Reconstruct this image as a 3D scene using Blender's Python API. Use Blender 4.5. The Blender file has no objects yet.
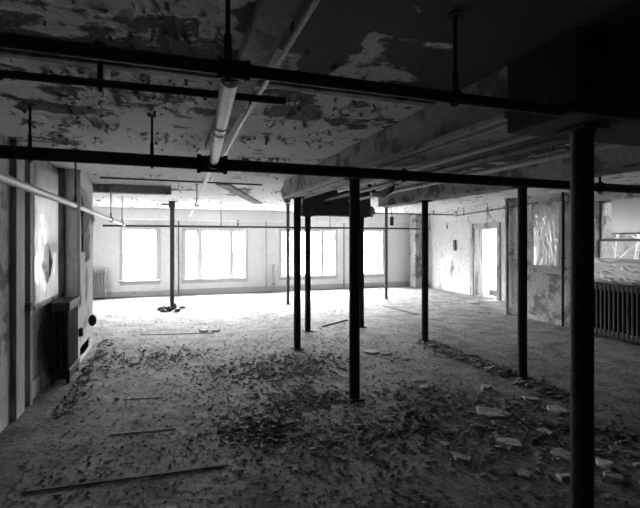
import bpy, bmesh, math, random
from mathutils import Vector, Matrix, noise as mnoise
R = random.Random(7)
PI = math.pi
C = bpy.context.scene.collection
S = bpy.context.scene

# ------------------------------------------------------------------ camera, sky, exposure
EYE = 1.80; F = 429.0; PX, PY = 317.0, 240.0; TH = math.radians(18.9)
cd = bpy.data.cameras.new('camera'); cam = bpy.data.objects.new('camera', cd); C.objects.link(cam)
cam.location = (0, 0, EYE); cam.rotation_euler = (PI/2, 0, -TH)
cd.sensor_fit = 'HORIZONTAL'; cd.sensor_width = 36; cd.lens = F/640*36
cd.shift_x = (320-PX)/640; cd.shift_y = (PY-254)/640; cd.clip_start = .05; cd.clip_end = 200
S.camera = cam
w = bpy.data.worlds.new('overcast_sky'); S.world = w; w.use_nodes = True
wn = w.node_tree.nodes; wl = w.node_tree.links
bg = wn['Background']; bg.inputs['Strength'].default_value = 90.0
tc = wn.new('ShaderNodeTexCoord'); sp = wn.new('ShaderNodeSeparateXYZ'); rp = wn.new('ShaderNodeValToRGB')
mr = wn.new('ShaderNodeMapRange'); mr.inputs[1].default_value = -1; mr.inputs[2].default_value = 1
wl.new(tc.outputs['Generated'], sp.inputs[0]); wl.new(sp.outputs['Z'], mr.inputs[0]); wl.new(mr.outputs[0], rp.inputs[0])
rp.color_ramp.elements[0].position = .53; rp.color_ramp.elements[0].color = (.11, .11, .11, 1)
rp.color_ramp.elements[1].position = .66; rp.color_ramp.elements[1].color = (1, 1, 1, 1)
# hazy sun behind the cloud on the far side of the building: that half of the sky is far brighter
my = wn.new('ShaderNodeMapRange'); my.interpolation_type = 'SMOOTHSTEP'
my.inputs[1].default_value = .15; my.inputs[2].default_value = .75; my.inputs[3].default_value = .028; my.inputs[4].default_value = 1.0
wl.new(sp.outputs['Y'], my.inputs[0])
mm = wn.new('ShaderNodeMix'); mm.data_type = 'RGBA'; mm.blend_type = 'MULTIPLY'; mm.inputs[0].default_value = 1
wl.new(rp.outputs[0], mm.inputs[6]); wl.new(my.outputs[0], mm.inputs[7]); wl.new(mm.outputs[2], bg.inputs['Color'])
vs = S.view_settings; vs.view_transform = 'Standard'; vs.look = 'None'; vs.gamma = 1; vs.use_curve_mapping = False
vs.exposure = 1.3

def portal(loc, rot, sx, sy):                    # guides the sky's light through a window opening
    l = bpy.data.lights.new('window_daylight', 'AREA'); l.shape = 'RECTANGLE'; l.size = sx; l.size_y = sy
    l.cycles.is_portal = True
    o = bpy.data.objects.new('window_daylight', l); o.location = loc; o.rotation_euler = rot; C.objects.link(o)

# ------------------------------------------------------------------ photo geometry (rays of the camera meeting planes of the room)
def at_h(u, v, h):                               # point at height h above the eye
    z = h*F/(PY-v); xc = (u-PX)/F*z
    return Vector((xc*math.cos(TH)+z*math.sin(TH), -xc*math.sin(TH)+z*math.cos(TH), EYE+h))
def on_floor(u, v): return at_h(u, v, -EYE)
def on_ceil(u, v): return at_h(u, v, 1.0)

# ------------------------------------------------------------------ materials (the place is seen in black and white: all greys)
def mat(name, base=.4, dark=None, scale=3.0, amount=.5, rough=.85, bump=.3, detail=8, extra=None, metal=0, soft=.04, fine=.12, stretch=(1,1,1)):
    m = bpy.data.materials.new(name); m.use_nodes = True
    n = m.node_tree.nodes; l = m.node_tree.links; b = n['Principled BSDF']
    b.inputs['Roughness'].default_value = rough; b.inputs['Metallic'].default_value = metal
    if 'Specular IOR Level' in b.inputs: b.inputs['Specular IOR Level'].default_value = .25
    t = n.new('ShaderNodeTexCoord'); mp = n.new('ShaderNodeMapping'); mp.inputs['Scale'].default_value = stretch
    l.new(t.outputs['Object'], mp.inputs[0])
    n1 = n.new('ShaderNodeTexNoise'); n1.inputs['Scale'].default_value = scale; n1.inputs['Detail'].default_value = detail; n1.inputs['Roughness'].default_value = .62
    l.new(mp.outputs[0], n1.inputs['Vector'])
    n2 = n.new('ShaderNodeTexNoise'); n2.inputs['Scale'].default_value = scale*9; n2.inputs['Detail'].default_value = 5
    l.new(mp.outputs[0], n2.inputs['Vector'])
    src = n1.outputs[0]
    if extra: src = extra(n, l, t, src)
    ra = n.new('ShaderNodeMapRange'); ra.inputs[1].default_value = amount-soft; ra.inputs[2].default_value = amount+soft
    l.new(src, ra.inputs[0])
    d = base*.4 if dark is None else dark
    mx = n.new('ShaderNodeMix'); mx.data_type = 'RGBA'
    mx.inputs[6].default_value = (d, d, d, 1); mx.inputs[7].default_value = (base, base, base, 1)
    l.new(ra.outputs[0], mx.inputs[0])
    fv = n.new('ShaderNodeMapRange'); fv.inputs[1].default_value = .3; fv.inputs[2].default_value = .7
    fv.inputs[3].default_value = 1-fine*2; fv.inputs[4].default_value = 1+fine; l.new(n2.outputs[0], fv.inputs[0])
    mu = n.new('ShaderNodeMix'); mu.data_type = 'RGBA'; mu.blend_type = 'MULTIPLY'; mu.inputs[0].default_value = 1
    l.new(mx.outputs[2], mu.inputs[6]); l.new(fv.outputs[0], mu.inputs[7])
    l.new(mu.outputs[2], b.inputs['Base Color'])
    if bump:
        ad = n.new('ShaderNodeMath'); ad.operation = 'MULTIPLY_ADD'; ad.inputs[1].default_value = .35
        l.new(n2.outputs[0], ad.inputs[0]); l.new(ra.outputs[0], ad.inputs[2])
        bp = n.new('ShaderNodeBump'); bp.inputs['Strength'].default_value = bump; bp.inputs['Distance'].default_value = .012
        l.new(ad.outputs[0], bp.inputs['Height']); l.new(bp.outputs[0], b.inputs['Normal'])
    return m

def cracks(scale, width, gain):                  # alligatored paint: thin dark cell borders, patchy
    def f(n, l, t, src):
        v = n.new('ShaderNodeTexVoronoi'); v.feature = 'DISTANCE_TO_EDGE'; v.inputs['Scale'].default_value = scale
        l.new(t.outputs['Object'], v.inputs['Vector'])
        r = n.new('ShaderNodeMapRange'); r.inputs[1].default_value = 0; r.inputs[2].default_value = width
        r.inputs[3].default_value = -gain; r.inputs[4].default_value = 0; l.new(v.outputs['Distance'], r.inputs[0])
        a = n.new('ShaderNodeMath'); l.new(src, a.inputs[0]); l.new(r.outputs[0], a.inputs[1]); return a.outputs[0]
    return f
def patches(lst):                                # patches of fallen plaster, floor litter and painted shade: (x, y, rx, ry, depth)
    def f(n, l, t, src):
        for x, y, rx, ry, g in lst:
            s = n.new('ShaderNodeVectorMath'); s.operation = 'SUBTRACT'; s.inputs[1].default_value = (x, y, 0); l.new(t.outputs['Object'], s.inputs[0])
            k = n.new('ShaderNodeVectorMath'); k.operation = 'MULTIPLY'; k.inputs[1].default_value = (1/rx, 1/ry, 0); l.new(s.outputs[0], k.inputs[0])
            e = n.new('ShaderNodeVectorMath'); e.operation = 'LENGTH'; l.new(k.outputs[0], e.inputs[0])
            r = n.new('ShaderNodeMapRange'); r.inputs[1].default_value = .55; r.inputs[2].default_value = 1.25
            r.inputs[3].default_value = -g; r.inputs[4].default_value = 0; l.new(e.outputs['Value'], r.inputs[0])
            a = n.new('ShaderNodeMath'); l.new(src, a.inputs[0]); l.new(r.outputs[0], a.inputs[1]); src = a.outputs[0]
        return src
    return f

def cp(u, v, rx, ry, g=.25):
    p = on_ceil(u, v); return (p.x, p.y, rx, ry, g)
ceil_patches = [cp(300,26,.30,.22,.35), cp(325,62,.13,.38,.3), cp(283,96,.26,.14,.3), cp(390,22,.5,.10,.35), cp(430,90,.5,.10,.28),
    cp(300,112,.2,.2,.15), cp(60,108,.35,.16,.2), cp(130,188,1.3,.26,.30), cp(240,192,.25,1.0,.25), cp(45,140,.5,.15,.16), cp(350,120,.6,.22,.12),
    cp(460,70,.5,.2,.2), cp(90,50,.4,.15,.14), (3.6, 1.2, 2.6, 1.5, .5), (3.1, 4.2, 1.0, 2.6, .35), (.5, 9.5, 5, 5, -.06), cp(70,45,.9,.25,.12), cp(130,100,1.0,.3,.08), cp(180,40,.6,.25,.12)]  # wide right-hand and top-left patches paint the near ceiling's shade
M = {}
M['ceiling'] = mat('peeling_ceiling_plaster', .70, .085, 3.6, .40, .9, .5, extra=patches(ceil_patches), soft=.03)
M['floor'] = mat('dusty_floorboards', .29, .09, 2.6, .46, .85, .6, soft=.12, fine=.32,
    extra=patches([(on_floor(285,368).x, on_floor(285,368).y, 1.0, .75, .13), (4.3, 5.5, .25, 1.4, .16), (on_floor(470,420).x, on_floor(470,420).y, 1.0, .5, .10), (on_floor(370,352).x, on_floor(370,352).y, .45, .22, -.2)]))
M['wall_far'] = mat('pale_painted_plaster', .80, .66, 1.1, .36, .8, .1, fine=.03, soft=.1)
M['wall_side'] = mat('flaking_grey_wall_paint', .46, .17, 3.2, .43, .85, .5, extra=cracks(26, .02, .10))
M['wall_right'] = mat('alligatored_wall_paint', .50, .16, 2.6, .45, .85, .6, extra=cracks(17, .05, .30))
M['wall_peel'] = mat('peeling_white_wall', .56, .22, 2.2, .40, .85, .5, stretch=(1,1,.45))
M['wall_dark'] = mat('absorbing_back_wall', .10, .05, 2.0, .45)  # unseen wall, kept dark to absorb light behind the camera
M['beam'] = mat('peeling_beam_casing', .34, .14, 3.5, .45, .85, .5)
M['beam_dark'] = mat('near_black_timber', .03, .015, 3.5, .45, .8, .4)  # one even near-black tone for the downstand beam
M['strip'] = mat('pale_moulding', .5, .3, 5, .42, .7, .2)
M['iron'] = mat('blackened_iron', .034, .014, 9, .45, .75, .15)
M['iron_grey'] = mat('grey_iron_and_haze_tone', .10, .05, 9, .42, .65, .15)  # grey iron; on the far columns its paler tone stands in for haze
M['pale_pipe'] = mat('pale_painted_pipe', .66, .3, 6, .28, .5, .15)
M['grey_pipe'] = mat('dull_grey_pipe', .22, .1, 6, .42, .5, .15)
M['radiator'] = mat('dark_cast_iron', .035, .018, 8, .42, .55, .15)
M['radiator_pale'] = mat('silver_painted_cast_iron', .34, .2, 8, .4, .5, .1)
M['trim'] = mat('weathered_painted_wood', .42, .16, 4, .44, .7, .35, stretch=(1,1,.15))
M['trim_white'] = mat('white_painted_wood', .55, .42, 3, .33, .6, .1)
M['sash'] = mat('backlit_sash_wood', .30, .22, 3, .33, .6, .1)  # white sash wood with the backlit shade put into its colour
M['trim_dark'] = mat('bare_dark_wood', .12, .06, 4, .45, .8, .3, stretch=(1,1,.2))
M['plaster'] = mat('broken_plaster', .48, .2, 5, .42, .9, .4)
M['debris'] = mat('plaster_and_paint_chips', .36, .10, 1.9, .47, .9, 0, fine=.3, soft=.05)
M['flake'] = mat('curled_paint_flakes', .42, .12, 3, .46, .9, 0)
M['lath'] = mat('old_wood_lath', .30, .14, 6, .44, .8, .2)
M['pale_brick'] = mat('pale_weathered_brick', .22, .12, 4, .45)
M['brick'] = mat('weathered_dark_brick', .09, .05, 4, .45)
M['bark'] = mat('pale_bark', .6, .35, 5, .45)
def glass(name, refl, alpha, grime, tint=.8):
    m = bpy.data.materials.new(name); m.use_nodes = True; n = m.node_tree.nodes; l = m.node_tree.links; n.clear()
    o = n.new('ShaderNodeOutputMaterial'); t = n.new('ShaderNodeBsdfTransparent'); g = n.new('ShaderNodeBsdfGlossy'); g.inputs['Roughness'].default_value = .05
    tl = n.new('ShaderNodeBsdfTranslucent'); tl.inputs[0].default_value = (tint,tint,tint,1)
    tx = n.new('ShaderNodeTexCoord'); no = n.new('ShaderNodeTexNoise'); no.inputs['Scale'].default_value = 5; no.inputs['Detail'].default_value = 6
    l.new(tx.outputs['Object'], no.inputs['Vector'])
    r = n.new('ShaderNodeMapRange'); r.inputs[1].default_value = .35; r.inputs[2].default_value = .7; r.inputs[3].default_value = alpha; r.inputs[4].default_value = min(1, alpha+grime)
    l.new(no.outputs[0], r.inputs[0])
    a = n.new('ShaderNodeMixShader'); l.new(r.outputs[0], a.inputs[0]); l.new(t.outputs[0], a.inputs[1]); l.new(tl.outputs[0], a.inputs[2])
    b = n.new('ShaderNodeMixShader'); b.inputs[0].default_value = refl; l.new(a.outputs[0], b.inputs[1]); l.new(g.outputs[0], b.inputs[2])
    l.new(b.outputs[0], o.inputs[0]); return m
M['glass'] = glass('dusty_window_glass', .04, .015, .05)
M['glass_clear'] = glass('clear_window_glass', .03, .0, .03)
M['glass_dirty'] = glass('grimy_window_glass', .05, .08, .25)
M['plastic'] = glass('clouded_plastic_sheet', .07, .80, .18)

M['paper'] = glass('yellowed_paper', .02, .97, .03)
M['plastic_dirty'] = glass('dirty_plastic_sheet', .06, .85, .12, .35)

# ------------------------------------------------------------------ mesh helpers
class MB:
    def __init__(s): s.bm = bmesh.new()
    def quad(s, *p):
        s.bm.faces.new([s.bm.verts.new(q) for q in p])
    def box(s, x0, x1, y0, y1, z0, z1, bev=0, rot=None, piv=None):
        vs = [s.bm.verts.new((x, y, z)) for x in (x0, x1) for y in (y0, y1) for z in (z0, z1)]
        fs = [(0,1,3,2),(4,6,7,5),(0,4,5,1),(2,3,7,6),(0,2,6,4),(1,5,7,3)]
        faces = [s.bm.faces.new([vs[i] for i in f]) for f in fs]
        if rot is not None:
            c = Vector(piv) if piv else Vector(((x0+x1)/2, (y0+y1)/2, (z0+z1)/2))
            for v in vs: v.co = c + rot @ (v.co-c)
        if bev:
            es = {e for f in faces for e in f.edges}
            bmesh.ops.bevel(s.bm, geom=list(es), offset=bev, segments=2, profile=.6, affect='EDGES')
        return s
    def tube(s, pts, r, n=14, caps=True):
        pts = [Vector(p) for p in pts]; rr = r if isinstance(r, (list, tuple)) else [r]*len(pts); rings = []
        up = None
        for i, p in enumerate(pts):
            d = (pts[min(i+1, len(pts)-1)]-pts[max(i-1, 0)])
            d = d.normalized() if d.length > 1e-9 else Vector((0,0,1))
            if up is None:
                up = Vector((0,0,1)) if abs(d.z) < .9 else Vector((1,0,0))
            a = d.cross(up).normalized(); b = a.cross(d).normalized(); up = b
            rings.append([s.bm.verts.new(p+a*(rr[i]*math.cos(2*PI*k/n))+b*(rr[i]*math.sin(2*PI*k/n))) for k in range(n)])
        for A, B in zip(rings, rings[1:]):
            for k in range(n):
                f = s.bm.faces.new((A[k], A[(k+1) % n], B[(k+1) % n], B[k])); f.smooth = True
        if caps:
            s.bm.faces.new(rings[0][::-1]); s.bm.faces.new(rings[-1])
        return s
    def lathe(s, prof, base=(0,0,0), n=20, axis='Z'):      # prof: (radius, height)
        q = {'Z': lambda r, c, t, h: (r*c, r*t, h), 'Y': lambda r, c, t, h: (r*c, h, r*t), 'X': lambda r, c, t, h: (h, r*c, r*t)}[axis]
        B = Vector(base); rings = [[s.bm.verts.new(B+Vector(q(max(r, .0005), math.cos(2*PI*k/n), math.sin(2*PI*k/n), h))) for k in range(n)] for r, h in prof]
        for A, D in zip(rings, rings[1:]):
            for k in range(n):
                f = s.bm.faces.new((A[k], A[(k+1) % n], D[(k+1) % n], D[k])); f.smooth = True
        s.bm.faces.new(rings[0][::-1]); s.bm.faces.new(rings[-1]); return s
    def build(s, name, material, parent=None, loc=None):
        bmesh.ops.recalc_face_normals(s.bm, faces=s.bm.faces)
        for e in s.bm.edges:
            if len(e.link_faces) == 2 and e.calc_face_angle(0) > .6: e.smooth = False
        me = bpy.data.meshes.new(name); s.bm.to_mesh(me); s.bm.free()
        me.materials.append(material)
        o = bpy.data.objects.new(name, me); C.objects.link(o)
        if loc is not None: o.location = loc
        if parent is not None: o.parent = parent
        return o
def tag(o, label=None, cat=None, group=None, kind=None):
    if label: o['label'] = label
    if cat: o['category'] = cat
    if group: o['group'] = group
    if kind: o['kind'] = kind
    return o
def thing(name, label, cat, loc=(0,0,0), rz=0, group=None):
    o = bpy.data.objects.new(name, None); o.empty_display_size = .1; C.objects.link(o)
    o.location = loc; o.rotation_euler = (0, 0, rz); return tag(o, label, cat, group)
def struct(o, label, cat): return tag(o, label, cat, kind='structure')
def copy_tree(o, parent=None):
    c = o.copy(); C.objects.link(c)
    if parent is not None: c.parent = parent
    for ch in [k for k in list(C.objects) if k.parent == o]: copy_tree(ch, c)
    return c

# ------------------------------------------------------------------ room shell
CH = EYE+1.0                                    # ceiling height 2.80
YF = 14.8                                       # far wall
def wall(name, axis, c, th, a0, a1, z0, z1, holes, material, label):
    """axis 'X': plane x=c seen by the room, running along y; 'Y': plane y=c running along x. th goes away from the room (signed)."""
    A = sorted({a0, a1, *[h[0] for h in holes], *[h[1] for h in holes]}); Z = sorted({z0, z1, *[h[2] for h in holes], *[h[3] for h in holes]})
    solid = lambda i, j: 0 <= i < len(A)-1 and 0 <= j < len(Z)-1 and not any(h[0] <= (A[i]+A[i+1])/2 <= h[1] and h[2] <= (Z[j]+Z[j+1])/2 <= h[3] for h in holes)
    P = (lambda a, t, z: (c+t, a, z)) if axis == 'X' else (lambda a, t, z: (a, c+t, z))
    m = MB()
    for i in range(len(A)-1):
        for j in range(len(Z)-1):
            if not solid(i, j): continue
            p, q, r, t = A[i], A[i+1], Z[j], Z[j+1]
            for d in (0, th): m.quad(P(p,d,r), P(q,d,r), P(q,d,t), P(p,d,t))
            if not solid(i-1, j): m.quad(P(p,0,r), P(p,th,r), P(p,th,t), P(p,0,t))
            if not solid(i+1, j): m.quad(P(q,0,r), P(q,th,r), P(q,th,t), P(q,0,t))
            if not solid(i, j-1): m.quad(P(p,0,r), P(q,0,r), P(q,th,r), P(p,th,r))
            if not solid(i, j+1): m.quad(P(p,0,t), P(q,0,t), P(q,th,t), P(p,th,t))
    bmesh.ops.remove_doubles(m.bm, verts=m.bm.verts, dist=1e-5)
    return struct(m.build(name, material), label, 'wall')

struct(MB().box(-1.8, 8.1, -1.85, 7.97, -.2, 0).box(-2.8, 12.9, 7.97, 15.12, -.2, 0).build('floor', M['floor']), 'wide dusty wooden floor strewn with fallen plaster', 'floor')
struct(MB().box(-1.8, 8.1, -1.85, 7.97, CH, CH+.2).box(-2.8, 12.9, 7.97, 15.12, CH, CH+.2).build('ceiling', M['ceiling']), 'low plaster ceiling with peeling paint, dark bare patches and painted shade', 'ceiling')
FW = [(-1.40, -.40, .52, 2.16), (.46, 2.44, .52, 2.14), (3.74, 5.76, .52, 2.14), (6.78, 7.72, .52, 2.16)]
wall('wall_far', 'Y', YF, .32, -2.6, 9.6, 0, CH, FW, M['wall_far'], 'bright pale far wall with four windows')
LW = (5.72, 6.78, 1.06, 2.68)
wall_left = wall('wall_left', 'X', -1.5, -.3, -1.6, 6.86, 0, CH, [LW], M['wall_side'], 'near left wall of flaking grey paint around the plastic covered window')
m = MB(); m.box(-1.8, -1.25, 6.86, 8.17, 0, CH)
wall_pier = struct(m.build('wall_left_pier', M['wall_peel']), 'projecting left wall pier with peeling white paint beside the dark radiator', 'wall')
wall('wall_left_recess', 'X', -2.5, -.3, 8.17, YF, 0, CH, [], M['wall_far'], 'far left wall of the recess hidden behind the peeling pier')
struct(MB().box(-2.8, -1.8, 7.97, 8.169, 0, CH).build('wall_left_return', M['wall_far']), 'short wall closing the recess behind the left pier', 'wall')
RW1 = (6.92, 7.56, 1.22, 2.52); RW2 = (4.95, 6.12, 1.04, 2.56)
wall('wall_right', 'X', 7.8, .3, -1.6, 8.42, 0, CH, [RW1, RW2], M['wall_right'], 'near right wall with alligatored paint and two covered windows')
struct(MB().box(8.1, 9.6, 8.2, 8.42, 0, CH).build('wall_right_return', M['wall_right']), 'short wall turning from the near right wall towards the doorway wall', 'wall')
DR = (10.45, 11.52, 0, 2.18)
wall('wall_right_recess', 'X', 9.3, .36, 8.42, YF, 0, CH, [DR], M['wall_peel'], 'far right wall with streaked peeling paint and the bright doorway')
wall('wall_back', 'Y', -1.6, -.25, -1.8, 8.1, 0, CH, [], M['wall_dark'], 'back wall behind the camera')
# outside walls; wings' height and right-hand wall made up to shade the side windows
struct(MB().box(8.101, 13.2, 7.75, 7.969, -3, 10.0).build('wall_wing_shade_right', M['pale_brick']), 'outside brick wall of the wing, height made up to shade the right windows', 'wall')
struct(MB().box(-5.4, -1.801, 7.72, 7.969, -3, 5.6).build('wall_wing_shade_left', M['brick']), 'outside brick wall of the wing, height made up to shade the left window with torn plastic', 'wall')
struct(MB().box(-6.2, -5.41, -4, 7.969, -3, 5.0).build('wall_outside_left', M['brick']), 'dark brick wall close outside the left window', 'wall')
struct(MB().box(13.21, 14, -4, 7.7, -3, 7.0).build('wall_shade_right', M['brick']), 'brick wall added outside the right windows to shade them', 'wall')
# room beyond the doorway
NW = (9.4, 12.2, .6, 2.3)
wall('wall_beyond_right', 'X', 12.6, .3, 8.2, YF, 0, CH, [NW], M['wall_far'], 'wall of the next room seen through the doorway')
wall('wall_beyond_near', 'Y', 8.42, -.22, 9.6, 12.9, 0, CH, [], M['wall_far'], 'side wall of the next room')
wall('wall_beyond_far', 'Y', YF, .3, 9.66, 12.9, 0, CH, [(9.9, 12.3, .5, 2.3)], M['wall_far'], 'end wall of the next room')
portal((12.75, 10.8, 1.45), (0, PI/2, 0), 1.7, 2.8)
portal((11.1, YF+.2, 1.4), (-PI/2, 0, 0), 2.4, 1.8)

# bulkhead over the far windows, baseboards, trims
struct(MB().box(-2.5, 9.3, YF-.28, YF, EYE+.64, CH, .01).build('trim_1', M['wall_far']), 'pale boxed bulkhead running across the top of the far wall', 'trim')
def base(name, x0, x1, y0, y1, h, m_, lab): struct(MB().box(x0, x1, y0, y1, 0, h, .006).build(name, m_), lab, 'baseboard')
base('baseboard_far', -2.48, 9.28, YF-.03, YF, .18, M['trim_white'], 'white baseboard along the far wall')
base('baseboard_left', -1.5, -1.465, 5.50, 6.84, .20, M['trim'], 'wide painted baseboard under the plastic covered left window')
base('baseboard_right', 7.77, 7.8, -1.5, 8.42, .11, M['trim'], 'grey baseboard along the near right wall')
struct(MB().box(-1.5, -1.43, 5.40, 5.48, 0, CH-.002, .006).build('trim_2', M['trim']), 'narrow flaking upright board nearest the left window casing', 'trim')
struct(MB().box(-1.5, -1.45, 5.02, 5.28, 0, CH-.002, .006).build('trim_3', M['trim']), 'wide weathered upright board at the left edge of the room', 'trim')
struct(MB().box(-1.5, -1.40, 5.29, 5.39, 1.04, 1.12, .006).build('trim_4', M['trim_dark']), 'short dark ledge between the upright boards at the left edge', 'trim')
struct(MB().box(-1.5, -1.40, 6.80, 6.855, 0, CH-.002, .006).build('trim_5', M['trim_dark']), 'dark upright board between the left window and the pier', 'trim')
struct(MB().box(-1.25, -1.21, 6.862, 6.93, 1.0, CH-.002, .006).build('trim_6', M['trim']), 'pale edging strip on the near edge of the left pier', 'trim')

# ------------------------------------------------------------------ windows
def window(name, label, axis, c, th, a0, a1, z0, z1, divs, lights, wood, pane_m, sash=True, casing=.10, inward=-1):
    """c: room face of the wall; divs: list of bays (a0, a1); inward: direction from wall to room"""
    root = bpy.data.objects.new(name, None); C.objects.link(root); struct(root, label, 'window')
    def bx(mb, p, q, d0, d1, r, t, bev=.004):
        u0, u1 = sorted((c+inward*d0, c+inward*d1))
        if axis == 'Y': mb.box(p, q, u0, u1, r, t, bev)
        else: mb.box(u0, u1, p, q, r, t, bev)
    m = MB(); k = casing
    bx(m, a0-k, a0, 0, .025, z0-.02, z1+k); bx(m, a1, a1+k, 0, .025, z0-.02, z1+k); bx(m, a0, a1, 0, .025, z1, z1+k)
    m.build('casing', wood, root)
    m = MB(); bx(m, a0-k-.03, a1+k+.03, -.10, .07, z0-.05, z0); m.build('sill', wood, root)
    m = MB(); bx(m, a0-k, a1+k, 0, .02, z0-.15, z0-.052); m.build('apron', wood, root)
    if len(divs) > 1:
        for (p, q), (p2, q2) in zip(divs, divs[1:]):
            m = MB(); bx(m, q, p2, -.16, .02, z0, z1); m.build('mullion', wood, root)
    zm = z0+(z1-z0)*.50
    for bi, (p, q) in enumerate(divs):
        for r, t, dep, top in ((z0, zm+.02, -.10, False), (zm-.02, z1, -.145, True)):
            m = MB(); s = .045
            bx(m, p, p+s, dep, dep+.035, r, t); bx(m, q-s, q, dep, dep+.035, r, t)
            bx(m, p+s, q-s, dep, dep+.035, r, r+s); bx(m, p+s, q-s, dep, dep+.035, t-s, t)
            if top:
                nl = lights[bi]
                for i in range(1, nl):
                    x = p+s+(q-p-2*s)*i/nl; bx(m, x-.014, x+.014, dep+.005, dep+.03, r+s, t-s, 0)
            so = m.build('sash', M['sash'] if wood == M['trim_white'] else wood, root)
            m = MB(); bx(m, p+s*.6, q-s*.6, dep+.014, dep+.018, r+s*.6, t-s*.6, 0); m.build('pane', pane_m, so)
    return root
def bays(a, b, ws):
    g = .10; tot = sum(ws); free = (b-a)-g*(len(ws)-1); out = []; x = a
    for w_ in ws:
        d = free*w_/tot; out.append((x, x+d)); x += d+g
    return out
a = FW[0]; window('window_1', 'bright single sash window at the left end of the far wall', 'Y', YF, .32, *a, [(a[0], a[1])], [4], M['trim_white'], M['glass'])
a = FW[1]; window('window_2', 'bright three-part window left of the middle of the far wall', 'Y', YF, .32, *a, bays(a[0], a[1], (.45, 1, .45)), [2, 4, 2], M['trim_white'], M['glass'])
a = FW[2]; window('window_3', 'bright three-part window behind the cluster of middle columns', 'Y', YF, .32, *a, bays(a[0], a[1], (.45, 1, .45)), [2, 4, 2], M['trim_white'], M['glass'])
a = FW[3]; window('window_4', 'bright single sash window at the right end of the far wall', 'Y', YF, .32, *a, [(a[0], a[1])], [4], M['trim_white'], M['glass'])
a = LW; window('window_5', 'near left wall window under torn plastic', 'X', -1.5, .3, *a, [(a[0], a[1])], [1], M['trim'], M['glass_clear'], inward=1)
a = RW1; window('window_6', 'narrow right wall window covered by draped plastic', 'X', 7.8, .3, *a, [(a[0], a[1])], [1], M['trim'], M['glass_dirty'], inward=-1)
a = RW2; window('window_7', 'right edge window above the dark radiator', 'X', 7.8, .3, *a, [(a[0], a[1])], [1], M['trim'], M['glass_clear'], inward=-1)
for a in FW: portal(((a[0]+a[1])/2, YF+.24, (a[2]+a[3])/2), (-PI/2, 0, 0), a[1]-a[0], a[3]-a[2])
portal((-1.74, (LW[0]+LW[1])/2, (LW[2]+LW[3])/2), (0, -PI/2, 0), LW[3]-LW[2], LW[1]-LW[0])
for a in (RW1, RW2): portal((8.04, (a[0]+a[1])/2, (a[2]+a[3])/2), (0, PI/2, 0), a[3]-a[2], a[1]-a[0])

# doorway
door = bpy.data.objects.new('door_1', None); C.objects.link(door); struct(door, 'bright open doorway in the far right wall', 'doorway')
m = MB(); m.box(9.27, 9.3, DR[1], DR[1]+.15, 0, 2.33, .005); m.box(9.27, 9.3, DR[0]-.15, DR[0], 0, 2.33, .005); m.box(9.27, 9.3, DR[0], DR[1], 2.18, 2.33, .005)
m.build('casing', M['trim'], door)
m = MB(); m.box(9.3, 9.66, DR[1]-.03, DR[1]-.001, .001, 2.179); m.box(9.3, 9.66, DR[0]+.001, DR[0]+.03, .001, 2.179); m.box(9.3, 9.66, DR[0]+.03, DR[1]-.03, 2.15, 2.179)
m.build('door_frame', M['trim'], door)
MB().box(9.31, 9.65, DR[0]+.03, DR[1]-.03, .0005, .022, .004).build('threshold', M['lath'], door)

# ------------------------------------------------------------------ beams
def beam(name, label, boxes, mt): 
    m = MB()
    for b in boxes: m.box(*b, .012)
    return tag(m.build(name, mt), label, 'beam')
HB = EYE+.70
bm1 = thing('ceiling_beam', 'long boxed ceiling beam with pale edge strips running over the middle columns', 'beam', (2.0, 1.95, HB))
MB().box(-.18, .18, 0, 5.12, 0, CH-HB-.001, .012).build('casing', M['beam'], bm1)
MB().box(-.205, -.165, .01, 5.11, -.012, .03, .006).build('edge_strip', M['strip'], bm1)
MB().box(-.10, -.07, .01, 5.11, -.014, .001, .004).build('edge_strip', M['strip'], bm1)
bm2 = thing('ceiling_beam', 'boxed ceiling beam running over the two columns on the right side', 'beam', (4.33, 1.95, HB))
MB().box(-.18, .18, 0, 6.2, 0, CH-HB-.001, .012).build('casing', M['beam'], bm2)
beam('header', 'dark boxed header spanning between the two close-set posts in the middle', [(2.44, 3.9, 7.98, 8.26, EYE+.48, CH-.001)], M['iron_grey'])
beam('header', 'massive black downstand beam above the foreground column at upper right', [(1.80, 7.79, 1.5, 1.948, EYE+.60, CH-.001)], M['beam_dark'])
beam('ceiling_beam', 'short grey ceiling beam running from the end of the left pier', [(-1.79, .02, 8.45, 8.65, EYE+.85, CH-.001)], M['beam'])
def slat(label, a, b, wd, h):
    a, b = on_ceil(*a), on_ceil(*b); d = b-a; L = d.length
    o = MB().box(-L/2, L/2, -wd/2, wd/2, -h, -.001, .002).build('ceiling_batten', M['trim_dark']); o.location = (a+b)/2; o.rotation_euler = (0, 0, math.atan2(d.y, d.x))
    tag(o, label, 'batten')
slat('dark slanting board on the far ceiling left of the broken column top', (222, 183), (258, 203), .22, .03)
slat('thin dark crosswise batten on the far ceiling above the short grey beam', (100, 177), (262, 184.5), .05, .02)
beam('ceiling_batten', 'pale flat ceiling board running lengthwise beside the thin overhead pipe', [(.34, .50, .3, 4.6, CH-.06, CH-.001)], M['beam'])
beam('ceiling_batten', 'grey ceiling board running crosswise near the upper left pipe', [(-1.45, 1.8, 2.62, 2.70, CH-.03, CH-.001)], M['beam'])

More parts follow.
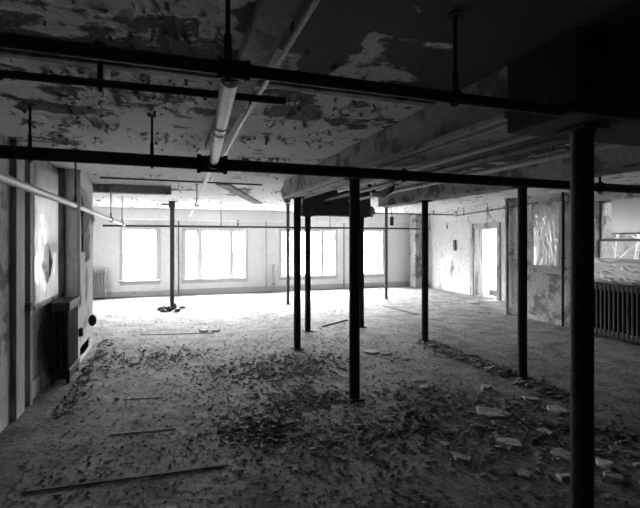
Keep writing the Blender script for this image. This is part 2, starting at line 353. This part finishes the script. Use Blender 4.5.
# ------------------------------------------------------------------ columns
def column(label, x, y, top, r, cap='plate', mt=None):
    mt = mt or M['iron']
    t = thing('iron_column', label, 'column', (x, y, 0), group=None)
    MB().lathe([(r, .012), (r, top-.03), (r*1.12, top-.028), (r*1.12, top-.014)], n=24).build('shaft', mt, t)
    MB().box(-r*1.5, r*1.5, -r*1.5, r*1.5, 0, .014, .003).build('base_plate', mt, t)
    c = MB().box(-r*1.6, r*1.6, -r*1.6, r*1.6, top-.016, top-.0005, .003)
    if cap == 'bracket':
        c.box(-r*1.5, r*1.3, -r*1.1, r*1.1, top-.17, top-.015, .008); c.box(-.26, -r*1.2, -.03, .03, top-.10, top-.06, .005)
    c.build('cap_plate', mt, t)
    return t
column('thickest black column in the right foreground under the massive downstand beam', 2.095, 1.72, EYE+.60, .055)
column('tall dark column standing alone in front of the middle cluster', 1.98, 4.47, HB, .060)
column('dark column with broken plaster round its top left of the boxed header', 1.99, 6.82, HB, .058)
column('dark post under the left end of the boxed header', 2.58, 8.1, EYE+.48, .058)
column('dark post under the right end of the boxed header', 3.74, 8.1, EYE+.48, .058)
column('slim far column just left of the middle cluster', 3.12, 11.62, CH, .045, mt=M['iron_grey'])  # far columns: haze glow put into the lighter grey
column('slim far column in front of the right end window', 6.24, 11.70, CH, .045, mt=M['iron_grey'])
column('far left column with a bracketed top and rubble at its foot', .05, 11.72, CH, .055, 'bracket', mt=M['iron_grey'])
column('dark column right of the middle at the far end of the debris line', 4.31, 6.63, HB, .058)
column('dark column in front of the narrow right window at the near end of the debris line', 4.36, 4.44, HB, .058)
column('grey corner post where the near right wall turns towards the doorway', 7.72, 8.34, CH, .042, mt=M['trim'])
# broken plaster clinging round the tops
def lump(name, label, cat, mt, x, y, z, sx, sy, sz, seed, sub=2, rough=.35):
    bm = bmesh.new(); bmesh.ops.create_icosphere(bm, subdivisions=sub, radius=1)
    for v in bm.verts:
        n_ = mnoise.noise(v.co*1.7+Vector((seed, seed*2.1, 3)))
        v.co *= 1+rough*n_; v.co = Vector((v.co.x*sx, v.co.y*sy, v.co.z*sz))
    me = bpy.data.meshes.new(name); bm.to_mesh(me); bm.free(); me.materials.append(mt)
    o = bpy.data.objects.new(name, me); C.objects.link(o); o.location = (x, y, z)
    return tag(o, label, cat)
lump('plaster_lump', 'ragged plaster lump clinging to the beam end left of the boxed header', 'plaster', M['plaster'], 1.90, 7.16, EYE+.80, .10, .10, .17, 3.1)
lump('plaster_lump', 'small ragged plaster lump on the left end of the boxed header', 'plaster', M['plaster'], 2.40, 8.10, EYE+.58, .07, .08, .15, 5.7)
lump('plaster_lump', 'small ragged plaster lump on the right end of the boxed header', 'plaster', M['plaster'], 3.96, 8.10, EYE+.60, .09, .08, .13, 8.9)

# ------------------------------------------------------------------ sprinkler pipes
def fitting(mb, p, r, d, k=1.0):                  # coupling ring round a pipe, axis d
    p = Vector(p); d = Vector(d).normalized()
    mb.tube([p-d*r*2.2, p-d*r*1.7, p-d*r*1.69, p+d*r*1.69, p+d*r*1.7, p+d*r*2.2], [r*1.45*k, r*1.45*k, r*1.25*k, r*1.25*k, r*1.45*k, r*1.45*k], 16)
def head(root, p, up=1, mt=None, s=1.0):          # sprinkler head standing on a pipe
    mt = mt or M['iron']
    h = MB().lathe([(.012*s, 0), (.012*s, .03*s), (.018*s, .031*s), (.018*s, .045*s), (.008*s, .046*s), (.006*s, .0865*s)], p, 12).build('sprinkler_head', mt, root)
    MB().lathe([(.006*s, .086*s), (.026*s, .088*s), (.022*s, .094*s)], p, 12).build('deflector', mt, h)
def hanger(root, x, y, z, r, mt=None, axis='X'):  # rod from the ceiling with a ring clamp
    mt = mt or M['iron']; dz = root.location.z
    h = MB().tube([(x, y, z+r+.01), (x, y, CH-.006-dz)], .009, 8).build('hanger', mt, root)
    n = 20; ring = [Vector((0, math.cos(2*PI*k/n), math.sin(2*PI*k/n))) if axis == 'X' else Vector((math.cos(2*PI*k/n), 0, math.sin(2*PI*k/n))) for k in range(n+1)]
    MB().tube([Vector((x, y, z))+q*(r+.008) for q in ring], .009, 8, caps=False).build('clamp_ring', mt, h)
    MB().lathe([(.014, 0), (.014, .09)], (x, y, z+r), 10).build('turnbuckle', mt, h)
    MB().lathe([(.035, 0), (.035, .006)], (x, y, CH-.007-dz), 12).build('ceiling_flange', mt, h)
HP = EYE+.63
def px_on_y(u, Y):                                # x of the point at depth Y on image column u
    k = (u-PX)/F; z = Y/(math.cos(TH)-k*math.sin(TH)); return (k*math.cos(TH)+math.sin(TH))*z
Y1 = 1.60; Y2 = 3.69; X1 = .221; X2 = .333
p1 = thing('sprinkler_pipe', 'black sprinkler pipe crossing the top of the view with a big tee', 'pipe', (0, Y1, HP))
MB().tube([(-1.49, 0, 0), (1.799, 0, 0)], .024, 16).build('pipe', M['iron'], p1)
m = MB(); fitting(m, (X1, 0, 0), .027, (1, 0, 0)); m.lathe([(.036, .02), (.040, .05), (.040, .09)], (X1, 0, 0), 16, 'Y'); m.build('tee', M['iron'], p1)
hanger(p1, X1-.02, 0, 0, .036); hanger(p1, px_on_y(455, Y1), 0, 0, .024)
p2 = thing('sprinkler_pipe', 'thick black sprinkler main crossing the whole room below the beams', 'pipe', (0, Y2, HP))
MB().tube([(-1.49, 0, .012), (7.79, 0, -.02)], .050, 20).build('pipe', M['iron'], p2)
m = MB(); fitting(m, (X2, 0, .005), .055, (1, 0, 0)); m.lathe([(.06, -.16), (.06, -.12), (.048, -.118), (.048, -.05)], (X2, 0, .005), 16, 'Y'); m.build('tee', M['iron'], p2)
for u in (30, 152): hanger(p2, px_on_y(u, Y2), 0, .008, .050)
hanger(p2, px_on_y(404, Y2), 0, 0, .050); hanger(p2, px_on_y(600, Y2), 0, -.01, .050)
p3 = thing('sprinkler_pipe', 'pale thick pipe joining the two black crossing pipes', 'pipe', (0, 0, HP))
MB().tube([(X1, Y1+.095, 0), (X2, Y2-.165, .005)], .036, 18).build('pipe', M['pale_pipe'], p3)
m = MB(); fitting(m, (X1+(X2-X1)*.42, Y1+(Y2-Y1)*.42, .002), .036, (X2-X1, Y2-Y1, 0), .80); m.build('coupling', M['pale_pipe'], p3)
p4 = thing('sprinkler_pipe', 'slim pale branch pipe running on from the thick main towards the far windows', 'pipe', (0, 0, HP))
MB().tube([(X2, Y2+.06, .01), (.46, 8.1, .01), (.47, 11.5, -.0)], .022, 12).build('pipe', M['pale_pipe'], p4)
for y in (5.4, 7.6): head(p4, (.345+(y-3.7)*.028, y, .03), 1, M['pale_pipe'])
hanger(p4, .455, 8.0, .01, .022, axis='Y')
p5 = thing('conduit', 'thin bright overhead pipe running lengthwise close under the ceiling', 'pipe', (0, 0, EYE+.92))
MB().tube([(.53, .7, 0), (.53, 3.4, 0), (.60, 6.9, 0)], .014, 10).build('pipe', M['pale_pipe'], p5)
for y in (1.9, 3.0): MB().box(.522, .538, y-.008, y+.008, .012, .079).build('strap', M['grey_pipe'], p5)
p6 = thing('sprinkler_pipe', 'dull dark pipe crossing the ceiling just behind the upper black pipe', 'pipe', (0, 2.44, EYE+.80))
MB().tube([(-1.49, .03, 0), (.63, -.04, 0)], .020, 14).build('pipe', M['iron'], p6)
hanger(p6, px_on_y(100, 2.44), .01, 0, .022)
p7 = thing('sprinkler_pipe', 'pale pipe hung along the left wall past the plastic covered window', 'pipe', (-.98, 0, EYE+.37))
MB().tube([(.04, 1.0, .01), (.0, 6, 0), (-.08, 11.55, -.0)], .030, 14).build('pipe', M['pale_pipe'], p7)
m = MB(); fitting(m, (.005, 5.3, 0), .030, (0, 1, 0)); m.build('coupling', M['pale_pipe'], p7)
for y in (5.3, 8.6, 10.8): hanger(p7, .0-(y-5.3)*.012, y, 0, .030, M['iron_grey'], 'Y')
p8 = thing('sprinkler_pipe', 'grey far branch pipe crossing in front of the far windows', 'pipe', (0, 11.55, EYE+.35))
MB().tube([(-1.55, 0, .0), (7.3, 0, 0)], .026, 14).build('pipe', M['iron_grey'], p8)
for u in (238, 300, 447): head(p8, (px_on_y(u, 11.55), 0, .02), 1, M['iron_grey'], 1.6)
for u in (221, 330, 430): hanger(p8, px_on_y(u, 11.55), 0, 0, .026, M['iron_grey'])
def pipe(label, pts, r, mt, name='overhead_pipe'):
    t = thing(name, label, 'pipe', (0, 0, 0)); MB().tube(pts, r, 12).build('pipe', mt, t)
    for i in (0,): 
        m = MB(); a, b = Vector(pts[0]), Vector(pts[-1]); fitting(m, a.lerp(b, .55), r, b-a); m.build('coupling', mt, t)
    return t
Zp = EYE+.78
pipe('pale edged pipe nearest the long middle beam, in the bundle under the right ceiling', [(2.36, 1.95, Zp), (2.36, 6.0, Zp)], .030, M['grey_pipe'])
pipe('bright thin pipe second from the long middle beam in the bundle under the right ceiling', [(2.52, 1.95, Zp-.01), (2.52, 6.3, Zp-.01)], .022, M['pale_pipe'])
pipe('grey pipe third from the long middle beam in the bundle under the right ceiling', [(2.88, 1.95, Zp), (2.88, 7.9, Zp)], .030, M['grey_pipe'])
pipe('pale pipe of the overhead bundle nearest the right beam, running back to the boxed header', [(3.42, 1.95, Zp), (3.42, 7.97, Zp)], .026, M['pale_pipe'])
m = MB(); m.tube([(2.95, 5.2, EYE+.90), (2.98, 5.45, EYE+.72), (3.02, 5.8, EYE+.69), (3.06, 6.1, EYE+.72), (3.10, 6.4, EYE+.90)], [.03, .045, .055, .045, .03], 12)
tag(m.build('pipe_lagging', M['iron']), 'torn dark lagging sagging beneath the overhead pipe bundle', 'lagging')
t = pipe('thin dark pipe under the far right ceiling left of the doorway', [(5.6, 12.4, EYE+.86), (9.2, 12.4, EYE+.86)], .018, M['iron_grey'])
for x in (6.6, 8.4): hanger(t, x, 12.4, EYE+.86, .018, M['iron_grey'])
t = pipe('dark pipe slanting under the ceiling from the doorway to the corner post', [(8.9, 11.9, EYE+.80), (7.45, 7.2, EYE+.80)], .022, M['iron_grey'])
for k in (.15, .5, .85):
    p = Vector((8.9, 11.9, 0)).lerp(Vector((7.45, 7.2, 0)), k); hanger(t, p.x, p.y, EYE+.80, .022, M['iron_grey'], 'Y')
t = thing('ceiling_junction_box', 'small dark can hanging under the ceiling beside the far right column', 'box', (6.1, 11.1, 0))
MB().lathe([(.05, EYE+.42), (.055, EYE+.43), (.055, EYE+.66), (.04, EYE+.68)]).build('can', M['iron'], t); MB().tube([(0,0,EYE+.67), (0,0,CH-.002)], .01, 8).build('rod', M['iron'], t)
# risers on the walls
def riser(label, x, y, z0, z1, r, mt):
    t = thing('riser_pipe', label, 'pipe', (x, y, 0)); MB().tube([(0,0,z0), (0,0,z1)], r, 12).build('pipe', mt, t)
    for z in (z0+.25, (z0+z1)/2): MB().lathe([(r*1.35, z), (r*1.35, z+.05)], n=12).build('coupling', mt, t)
    return t
riser('dark riser pipe on the right wall beside the narrow window', 7.72, 6.78, .0, CH-.001, .026, M['iron'])
riser('pale riser pipe on the far wall right of the bracketed column', px_on_y(178.5, 14.7), 14.70, .0, EYE+.63, .022, M['grey_pipe'])
riser('pale riser pipe on the far wall between the two three-part windows', px_on_y(266, 14.7), 14.70, .0, EYE+.63, .022, M['strip'])
riser('thick short pale pipe standing against the far wall beside the pale riser', px_on_y(273.5, 14.66), 14.66, .0, .95, .05, M['strip'])
riser('grey riser pipe on the far wall left of the right end window', px_on_y(344, 14.7), 14.70, .0, EYE+.63, .022, M['grey_pipe'])

# ------------------------------------------------------------------ radiators
def radiator(label, x, y, rz, n, pitch, h, d, mt):
    t = thing('radiator', label, 'radiator', (x, y, 0), rz)
    L = n*pitch
    for i in range(n):
        m = MB(); c = -L/2+pitch*(i+.5); w_ = pitch*.42
        for dy in (-d*.30, 0, d*.30): m.tube([(c, dy, .10), (c, dy, h-.06)], [w_*.85]*2, 10)
        m.box(c-pitch*.49, c+pitch*.49, -d/2, d/2, h-.12, h, .022); m.box(c-pitch*.49, c+pitch*.49, -d/2, d/2, .05, .17, .02)
        if i in (0, n-1):
            for dy in (-d*.36, d*.36): m.lathe([(.028, .0), (.022, .02), (.026, .09)], (c, dy, 0), 10)
        m.build('section', mt, t)
    m = MB(); m.tube([(L/2-.01, 0, .135), (L/2+.09, 0, .135), (L/2+.10, 0, .12), (L/2+.10, 0, .0)], .016, 10)
    m.lathe([(.03, .11), (.035, .13), (.02, .18)], (L/2+.10, 0, 0), 12); v = m.build('valve', mt, t)
    MB().lathe([(.012, .179), (.03, .19), (.03, .21)], (L/2+.10, 0, 0), 12).build('handwheel', mt, v)
    return t
radiator('tall black cast iron radiator below the plastic covered left window', -1.30, 6.42, PI/2, 8, .078, 1.02, .22, M['radiator'])
radiator('dark cast iron radiator below the window at the right edge', 7.60, 5.5, PI/2, 14, .082, 1.0, .22, M['radiator'])
radiator('pale cast iron radiator against the left end of the far wall', px_on_y(97.5, 14.6), 14.62, 0, 7, .07, .92, .18, M['radiator_pale'])

# ------------------------------------------------------------------ plastic sheets over the side windows
def sheet(name, label, x, y0, y1, z0, z1, seed, hole=None, sgn=1, amp=.03, mt='plastic'):
    nx, nz = 40, 60; bm = bmesh.new(); g = {}
    for i in range(nx+1):
        for j in range(nz+1):
            s, t = i/nx, j/nz; y = y0+(y1-y0)*s; z = z0+(z1-z0)*t
            wob = mnoise.noise(Vector((s*5+seed+t*2.5, t*2.2, seed)))+.5*mnoise.noise(Vector((s*14-t*6, t*5+seed, 1)))
            k = min(1, 6*min(s, 1-s, 1-t)+.05)
            g[i, j] = bm.verts.new((x+sgn*(.004+abs(wob)*amp*k), y, z+.02*mnoise.noise(Vector((s*4, seed, 2)))*(1-t)))
    for i in range(nx):
        for j in range(nz):
            s, t = (i+.5)/nx, (j+.5)/nz
            if hole and abs(s-hole[0])/hole[2]+abs(t-hole[1])/hole[3] < 1: continue
            f = bm.faces.new((g[i,j], g[i+1,j], g[i+1,j+1], g[i,j+1])); f.smooth = True
    me = bpy.data.meshes.new(name); bm.to_mesh(me); bm.free(); me.materials.append(M[mt])
    o = bpy.data.objects.new(name, me); C.objects.link(o)
    return tag(o, label, 'plastic sheet')
sheet('plastic_sheet', 'wrinkled plastic sheet with a diamond-shaped hole over the left window', -1.47, LW[0]-.03, LW[1]+.0, LW[2]+.005, LW[3]+.04, 2.3, (.47, .27, .25, .17), 1, .028)
sheet('plastic_sheet', 'draped plastic sheet over the narrow right window', 7.77, RW1[0]-.01, RW1[1]+.02, RW1[2]+.01, RW1[3]+.03, 6.1, None, -1, .05)
sheet('plastic_sheet', 'sagging plastic sheet across the lower half of the window at the right edge', 7.77, RW2[0], RW2[1]+.02, RW2[2]+.01, RW2[2]+.42, 9.4, None, -1, .05, 'plastic_dirty')

# pale paper blind in the upper part of the right edge window
bl = thing('roller_blind', 'pale paper roller blind half drawn in the window at the right edge', 'blind', (7.775, 5.36, 0))
MB().box(-.002, .002, -.42, .42, 1.92, 2.55).build('paper', M['paper'], bl)
MB().tube([(0, -.42, 2.56), (0, .42, 2.56)], .012, 10).build('roller', M['trim'], bl)
MB().box(-.008, .008, -.42, .42, 1.905, 1.93, .003).build('bottom_slat', M['trim'], bl)
# pale bare shrub outside the right edge window
m = MB()
for k in range(16):
    p = Vector((9.2+R.gauss(0, .08), 6.75+R.gauss(0, .08), -3)); q = Vector((9.2+R.uniform(-.7, .7), 6.75+R.uniform(-.8, .8), R.uniform(1.2, 3.2))); pts_ = [p]
    for t_ in (.4, .6, .8, 1): pts_.append(p.lerp(q, t_)+Vector((R.gauss(0, .04), R.gauss(0, .04), 0)))
    m.tube(pts_, [.03, .024, .019, .013, .006], 6)
    for j in range(7):
        a_ = p.lerp(q, R.uniform(.6, .97)); b_ = a_+Vector((R.uniform(-.3, .3), R.uniform(-.3, .3), R.uniform(.1, .4))); m.tube([a_, (a_+b_)/2+Vector((0, 0, .03)), b_], [.010, .008, .004], 5)
tag(m.build('bare_shrub', M['bark']), 'pale bare shrub outside the window at the right edge', 'shrub')

# ------------------------------------------------------------------ peeling paint
def curls(name, mt, pts, parent=None):            # pts: (pos, normal out of the surface, size)
    bm = bmesh.new()
    for p, nrm, s in pts:
        nrm = Vector(nrm); t = nrm.orthogonal().normalized(); t = Matrix.Rotation(R.uniform(0, 2*PI), 3, nrm) @ t; b = nrm.cross(t)
        wd = s*R.uniform(.3, .9); ang = R.uniform(.2, 1.3); seg = 4; pos = Vector(p)+nrm*.0005; rows = []
        d = t.copy(); q = pos.copy()
        for k in range(seg+1):
            w2 = wd*(1-.5*(k/seg)**2)*R.uniform(.75, 1.1)
            rows.append((bm.verts.new(q-b*w2/2), bm.verts.new(q+b*w2/2)))
            d = (Matrix.Rotation(-ang/seg, 3, b) @ d); 
            if d.dot(nrm) < 0 and k == 0: d = d - nrm*2*d.dot(nrm); ang = -ang
            q = q+d*s/seg
        for A, B in zip(rows, rows[1:]): bm.faces.new((A[0], A[1], B[1], B[0]))
    me = bpy.data.meshes.new(name); bm.to_mesh(me); bm.free(); me.materials.append(mt)
    o = bpy.data.objects.new(name, me); C.objects.link(o); o.parent = parent
    return o
pts = []
def ok_ceil(x, y): return not (1.75 < x < 2.3 and 1.9 < y < 7.2) and not (4.1 < x < 4.55 and 1.9 < y < 8.2) and not (.30 < x < .60 and y < 7) and not (1.5 < x and 1.4 < y < 2.0) and not (2.4 < x < 3.95 and 7.9 < y < 8.3) and not (x < -1.2 and y < 8.5) and not (2.55 < y < 2.78) and not (8.35 < y < 8.75 and x < .1) and not (7.3 < y < 7.6 and x < 2) and not (.6 < x < 2.4 and 7.4 < y < 11.6 and abs(x-.9-(y-8)*.37) < .4)
cl = [Vector((R.uniform(-1.4, 4), R.uniform(1, 9), 0)) for _ in range(40)]+[on_ceil(u, v) for u, v in ((60,108),(90,100),(130,105),(180,108),(45,140),(70,138),(25,150),(160,32),(120,40),(190,30),(255,70),(110,70),(60,75),(180,80),(290,120),(305,140),(330,130),(275,95),(350,110),(240,45))]
while len(pts) < 1900:
    c = R.choice(cl); x = c.x+R.gauss(0, .18); y = c.y+R.gauss(0, .15)
    if -1.45 < x < 7.6 and 0.6 < y < 10 and ok_ceil(x, y): pts.append(((x, y, CH), (0, 0, -1), R.uniform(.015, .055)))
for v, u0, u1, n_ in ((138, 232, 285, 30), (158, 228, 300, 40), (96, 110, 220, 35), (122, 20, 110, 25), (177, 90, 250, 30)):
    for _ in range(n_):
        p = on_ceil(R.uniform(u0, u1), v+R.gauss(0, 1))
        if ok_ceil(p.x, p.y): pts.append(((p.x, p.y, CH), (0,0,-1), R.uniform(.03, .08)))
for _ in range(500):
    x = R.uniform(-2.3, 9); y = R.uniform(8.5, 14.4)
    if ok_ceil(x, y): pts.append(((x, y, CH), (0,0,-1), R.uniform(.02, .08)))
tag(curls('peeling_paint', M['flake'], pts), 'curled flakes of paint hanging from the plaster ceiling', 'peeling paint', kind='stuff')
# long torn strips on the left pier and side walls
def strip_peel(x, y, z, L, wd, out, sgn, parent):
    m = MB(); rows = []
    for k in range(9):
        t = k/8; o_ = out*math.sin(t*PI*.85); w2 = wd*(.35+.65*math.sin(PI*min(1, t*1.1+.05)))
        rows.append((Vector((x+sgn*(.002+o_*.3), y, z-L*t)), Vector((x+sgn*(.004+o_), y+w2, z-L*t+.03*math.sin(t*7)))))
    for A, B in zip(rows, rows[1:]): m.quad(A[0], A[1], B[1], B[0])
    return m.build('torn_paint_strip', M['strip'], parent)
for y, z, L, wd, out in ((7.15, 2.60, .7, .22, .10), (7.25, 2.15, .55, .16, .08), (7.5, 2.5, .35, .12, .06), (7.35, 1.75, .3, .12, .07), (6.95, 1.3, .5, .05, .03), (7.9, 2.3, .25, .1, .05)):
    strip_peel(-1.25, y, z, L, wd, out, 1, wall_pier)
m = MB()
for z0, z1, y0, y1 in ((1.62, 2.52, 7.16, 7.38), (.08, .22, 7.05, 8.0)):
    n = 9
    P = [(-1.2495+0, y0+(y1-y0)*(.25 if k % 2 else 0)*R.random(), z0+(z1-z0)*k/n) for k in range(n+1)]; Q = [(p[0], y1-(y1-y0)*.3*R.random(), p[2]) for p in P]
    for k in range(n):
        for off in (.0,): m.quad(P[k], Q[k], Q[k+1], P[k+1])
bmesh.ops.solidify(m.bm, geom=m.bm.faces[:], thickness=.002)
m.build('bare_patch', M['iron_grey'], wall_pier)
lump('wall_fixture', 'dark rounded fixture at the base of the left pier near its far edge', 'fixture', M['iron'], -1.17, 7.62, .52, .06, .06, .095, 1.2, 2, .12)
tag(MB().box(-1.25, -1.20, 6.98, 7.06, .40, .52, .008).build('outlet_box', M['iron']), 'small dark wall box low on the left pier behind the radiator', 'box')
tag(MB().box(9.24, 9.299, 12.38, 12.49, 1.44, 1.80, .01).build('wall_box', M['iron_grey']), 'small dark box on the streaked wall left of the doorway', 'box')
tag(MB().box(8.75, 9.29, 14.1, 14.51, 0, CH-.001, .01).build('wall_chase', M['wall_right']), 'peeled boxed chase in the far right corner of the room', 'pillar')

# ------------------------------------------------------------------ debris
def slab(x, y, sx, sy, h, rz, seed, tilt=0):       # irregular broken slab with its own outline
    rr = random.Random(seed); n = rr.randint(6, 9); bm = bmesh.new(); top = []; bot = []
    for k in range(n):
        a = 2*PI*k/n+rr.uniform(-.2, .2); q = rr.uniform(.6, 1.0)
        top.append(bm.verts.new((sx*q*.92*math.cos(a), sy*q*.92*math.sin(a), h*rr.uniform(.8, 1.25)))); bot.append(bm.verts.new((sx*q*math.cos(a), sy*q*math.sin(a), 0)))
    bm.faces.new(top); bm.faces.new(bot[::-1])
    for k in range(n): bm.faces.new((bot[k], bot[(k+1) % n], top[(k+1) % n], top[k]))
    me = bpy.data.meshes.new('plaster_slab'); bm.to_mesh(me); bm.free(); me.materials.append(M['plaster'])
    o = bpy.data.objects.new('plaster_slab', me); C.objects.link(o); o.location = (x, y, 0.0005); o.rotation_euler = (tilt, 0, rz)
    return o
SL = [(563,456,24,'largest broken plaster slab beside the foreground column'), (490,413,22,'long pale plaster slab in the right foreground in front of the debris line'), (557,411,20,'flat plaster slab between the foreground column and the debris line end'),
 (531,399,12,'plaster piece just in front of the column by the narrow right window'), (479,427,8,'small bright plaster chip in front of the long pale slab'), (444,444,8,'small plaster chip furthest left in the right foreground'),
 (463,459,12,'thin pale plaster piece in the right foreground near the bottom edge'), (510,443,20,'jagged plaster slab left of the largest slab'), (604,466,15,'plaster slab just right of the foreground column'), (524,474,12,'plaster piece in the right foreground left of the column foot'),
 (565,477,14,'plaster slab in front of the largest slab'), (614,478,14,'plaster slab at the lower right corner'), (117,400,4,'single small white chip on the left floor'), (424,388,11,'dark-edged plaster piece right of the tall lone column'),
 (485,388,12,'plaster piece beside the debris line left of the right column'), (545,432,12,'plaster piece behind the largest slab'), (505,415,9,'plaster chip at the right end of the long pale slab'), (372,352,14,'pale crumbled plaster patch behind the tall lone column'),
 (386,354,9,'second crumbled plaster patch right of the pale one'), (203,331,8,'dark heap piece on the left middle floor'), (216,331,6,'small dark piece right of the heap on the left middle floor'), (490,301,14,'flat board scrap on the floor before the doorway'), (472,303,10,'small scrap on the floor left of the doorway scrap')]
for i, (u, v, rpx, lab) in enumerate(SL):
    p = on_floor(u, v); z = EYE*F/(v-PY); s = rpx*z/F*.85
    o = slab(p.x, p.y, s, s*R.uniform(.6, .9), R.uniform(.012, .03), R.uniform(0, 6), 40+i)
    tag(o, lab, 'plaster', 'broken plaster pieces on the floor')
for i in range(9):
    a_ = .6+2.9*PI/2*i/8; d_ = R.uniform(.15, .20) if i % 2 else R.uniform(.25, .34); sz = R.uniform(.04, .06); h_ = sz*(R.uniform(1.1, 1.5) if i % 2 else R.uniform(.6, .9))
    o = lump('rubble_lump', 'lump of rubble heaped at the foot of the far left column', 'rubble', M['trim_dark'], .02+d_*1.1*math.cos(a_), 11.68+d_*math.sin(a_), h_*.75, sz*1.4, sz*1.2, h_, 20+i*1.7, 2, .5)
    o['group'] = 'rubble at the far left column'
# loose chips, uncountable
def chips(name, label, jobs, mt):
    bm = bmesh.new()
    for n, place, s0, s1 in jobs:
      for _ in range(n):
        x, y, k = place(); s = (s0+(s1-s0)*R.random()**2.2)*k; nn = R.randint(3, 5); h = s*R.uniform(.08, .45); a0 = R.uniform(0, 6); tx, ty = R.uniform(-.5, .5), R.uniform(-.5, .5)
        top = []; bot = []
        for j in range(nn):
            a = a0+2*PI*j/nn+R.uniform(-.3, .3); q = s*R.uniform(.5, 1); dx, dy = q*math.cos(a), q*math.sin(a); zz = max(0, tx*dx+ty*dy)
            top.append(bm.verts.new((x+dx*.85, y+dy*.85, zz+h))); bot.append(bm.verts.new((x+dx, y+dy, max(.0003, zz))))
        bm.faces.new(top); bm.faces.new(bot[::-1])
        for j in range(nn): bm.faces.new((bot[j], bot[(j+1) % nn], top[(j+1) % nn], top[j]))
    me = bpy.data.meshes.new(name); bm.to_mesh(me); bm.free(); me.materials.append(mt)
    o = bpy.data.objects.new(name, me); C.objects.link(o); return tag(o, label, 'debris', kind='stuff')
COLS = [(2.06,1.72),(1.98,4.47),(1.99,6.82),(2.58,8.1),(3.74,8.1),(4.31,6.63),(4.36,4.44),(-1.3,6.42),(-1.3,6.2),(-1.3,6.7),(3.12,11.62),(6.24,11.7),(.05,11.72)]
def clear(x, y): return all((x-a)**2+(y-b)**2 > .02 for a, b in COLS) and x > (-1.15 if y < 7 else -1.2 if y < 8.6 else -2.3) and x < (7.4 if y < 8.5 else 9.1) and y < 14.3
def pl_all():
    while True:
        y = 1.3+13*R.random()**1.7; x = R.uniform(-1.4, 1.0+y*.95)
        if clear(x, y) and mnoise.noise(Vector((x*.9, y*.9, 4)))+R.uniform(-.5, .6) > 0: return x, y, 1
def pl_heap():
    while True:
        c = R.choice(((285,368,.45),(285,368,.6),(262,428,.25),(300,400,.3),(470,430,.5),(520,420,.5),(585,440,.4),(430,400,.4),(340,440,.35),(150,360,.5)))
        p = on_floor(c[0], c[1]); x = p.x+R.gauss(0, c[2]); y = p.y+R.gauss(0, c[2]*.7)
        if clear(x, y): return x, y, 1.2
def pl_line():
    while True:
        x = 4.28+R.gauss(0, .09); y = R.uniform(3.6, 6.6)
        if clear(x, y): return x, y, 1.4
def pl_left():
    while True:
        y = R.uniform(5.0, 8.5); x = -1.15+abs(R.gauss(0, .15))
        if clear(x, y): return x, y, 1.3
chips('floor_debris', 'fine plaster and paint chips scattered over the whole floor, thickest in the foreground',
      [(26000, pl_all, .004, .021), (6000, pl_heap, .005, .034), (900, pl_line, .008, .05), (350, pl_left, .006, .035)], M['debris'])
def lath(label, a, b, wd, h, mt=None, cat='lath'):
    a, b = on_floor(*a), on_floor(*b); d = b-a; L = d.length
    o = MB().box(-L/2, L/2, -wd/2, wd/2, 0, h, .002).build('wood_lath', mt or M['lath']); o.location = ((a.x+b.x)/2, (a.y+b.y)/2, .0005); o.rotation_euler = (0, 0, math.atan2(d.y, d.x))
    return tag(o, label, cat, 'strips of wood on the floor')
lath('long dark floor strip across the left foreground near the bottom', (25, 492), (228, 465), .03, .008, M['trim_dark'])
lath('thin dark lath lying across the left middle floor', (110, 435), (176, 429), .012, .005, M['trim_dark'])
lath('short thin lath right of the small white chip', (123, 400), (164, 397.5), .012, .005, M['trim_dark'])
lath('long thin stick on the far floor right of the header posts', (384, 306), (417, 315), .03, .015, M['trim_dark'])
lath('slanting stick between the two header posts', (322, 327), (347, 320), .03, .02, M['trim_dark'])
lath('short pale stick among the slabs in the right foreground', (519, 423), (528, 431), .012, .01, M['strip'])
lath('dark floor batten marking the line between the two right columns', (440, 347), (508, 371), .07, .012, M['trim_dark'])
lath('thin dark lath far back on the left floor', (140, 335), (215, 333), .03, .008, M['trim_dark'])
m = MB().box(9.9, 10.3, 11.0, 11.5, 0, .18, .01); tag(m.build('wooden_step', M['lath']), 'low wooden step on the floor beyond the doorway', 'step')
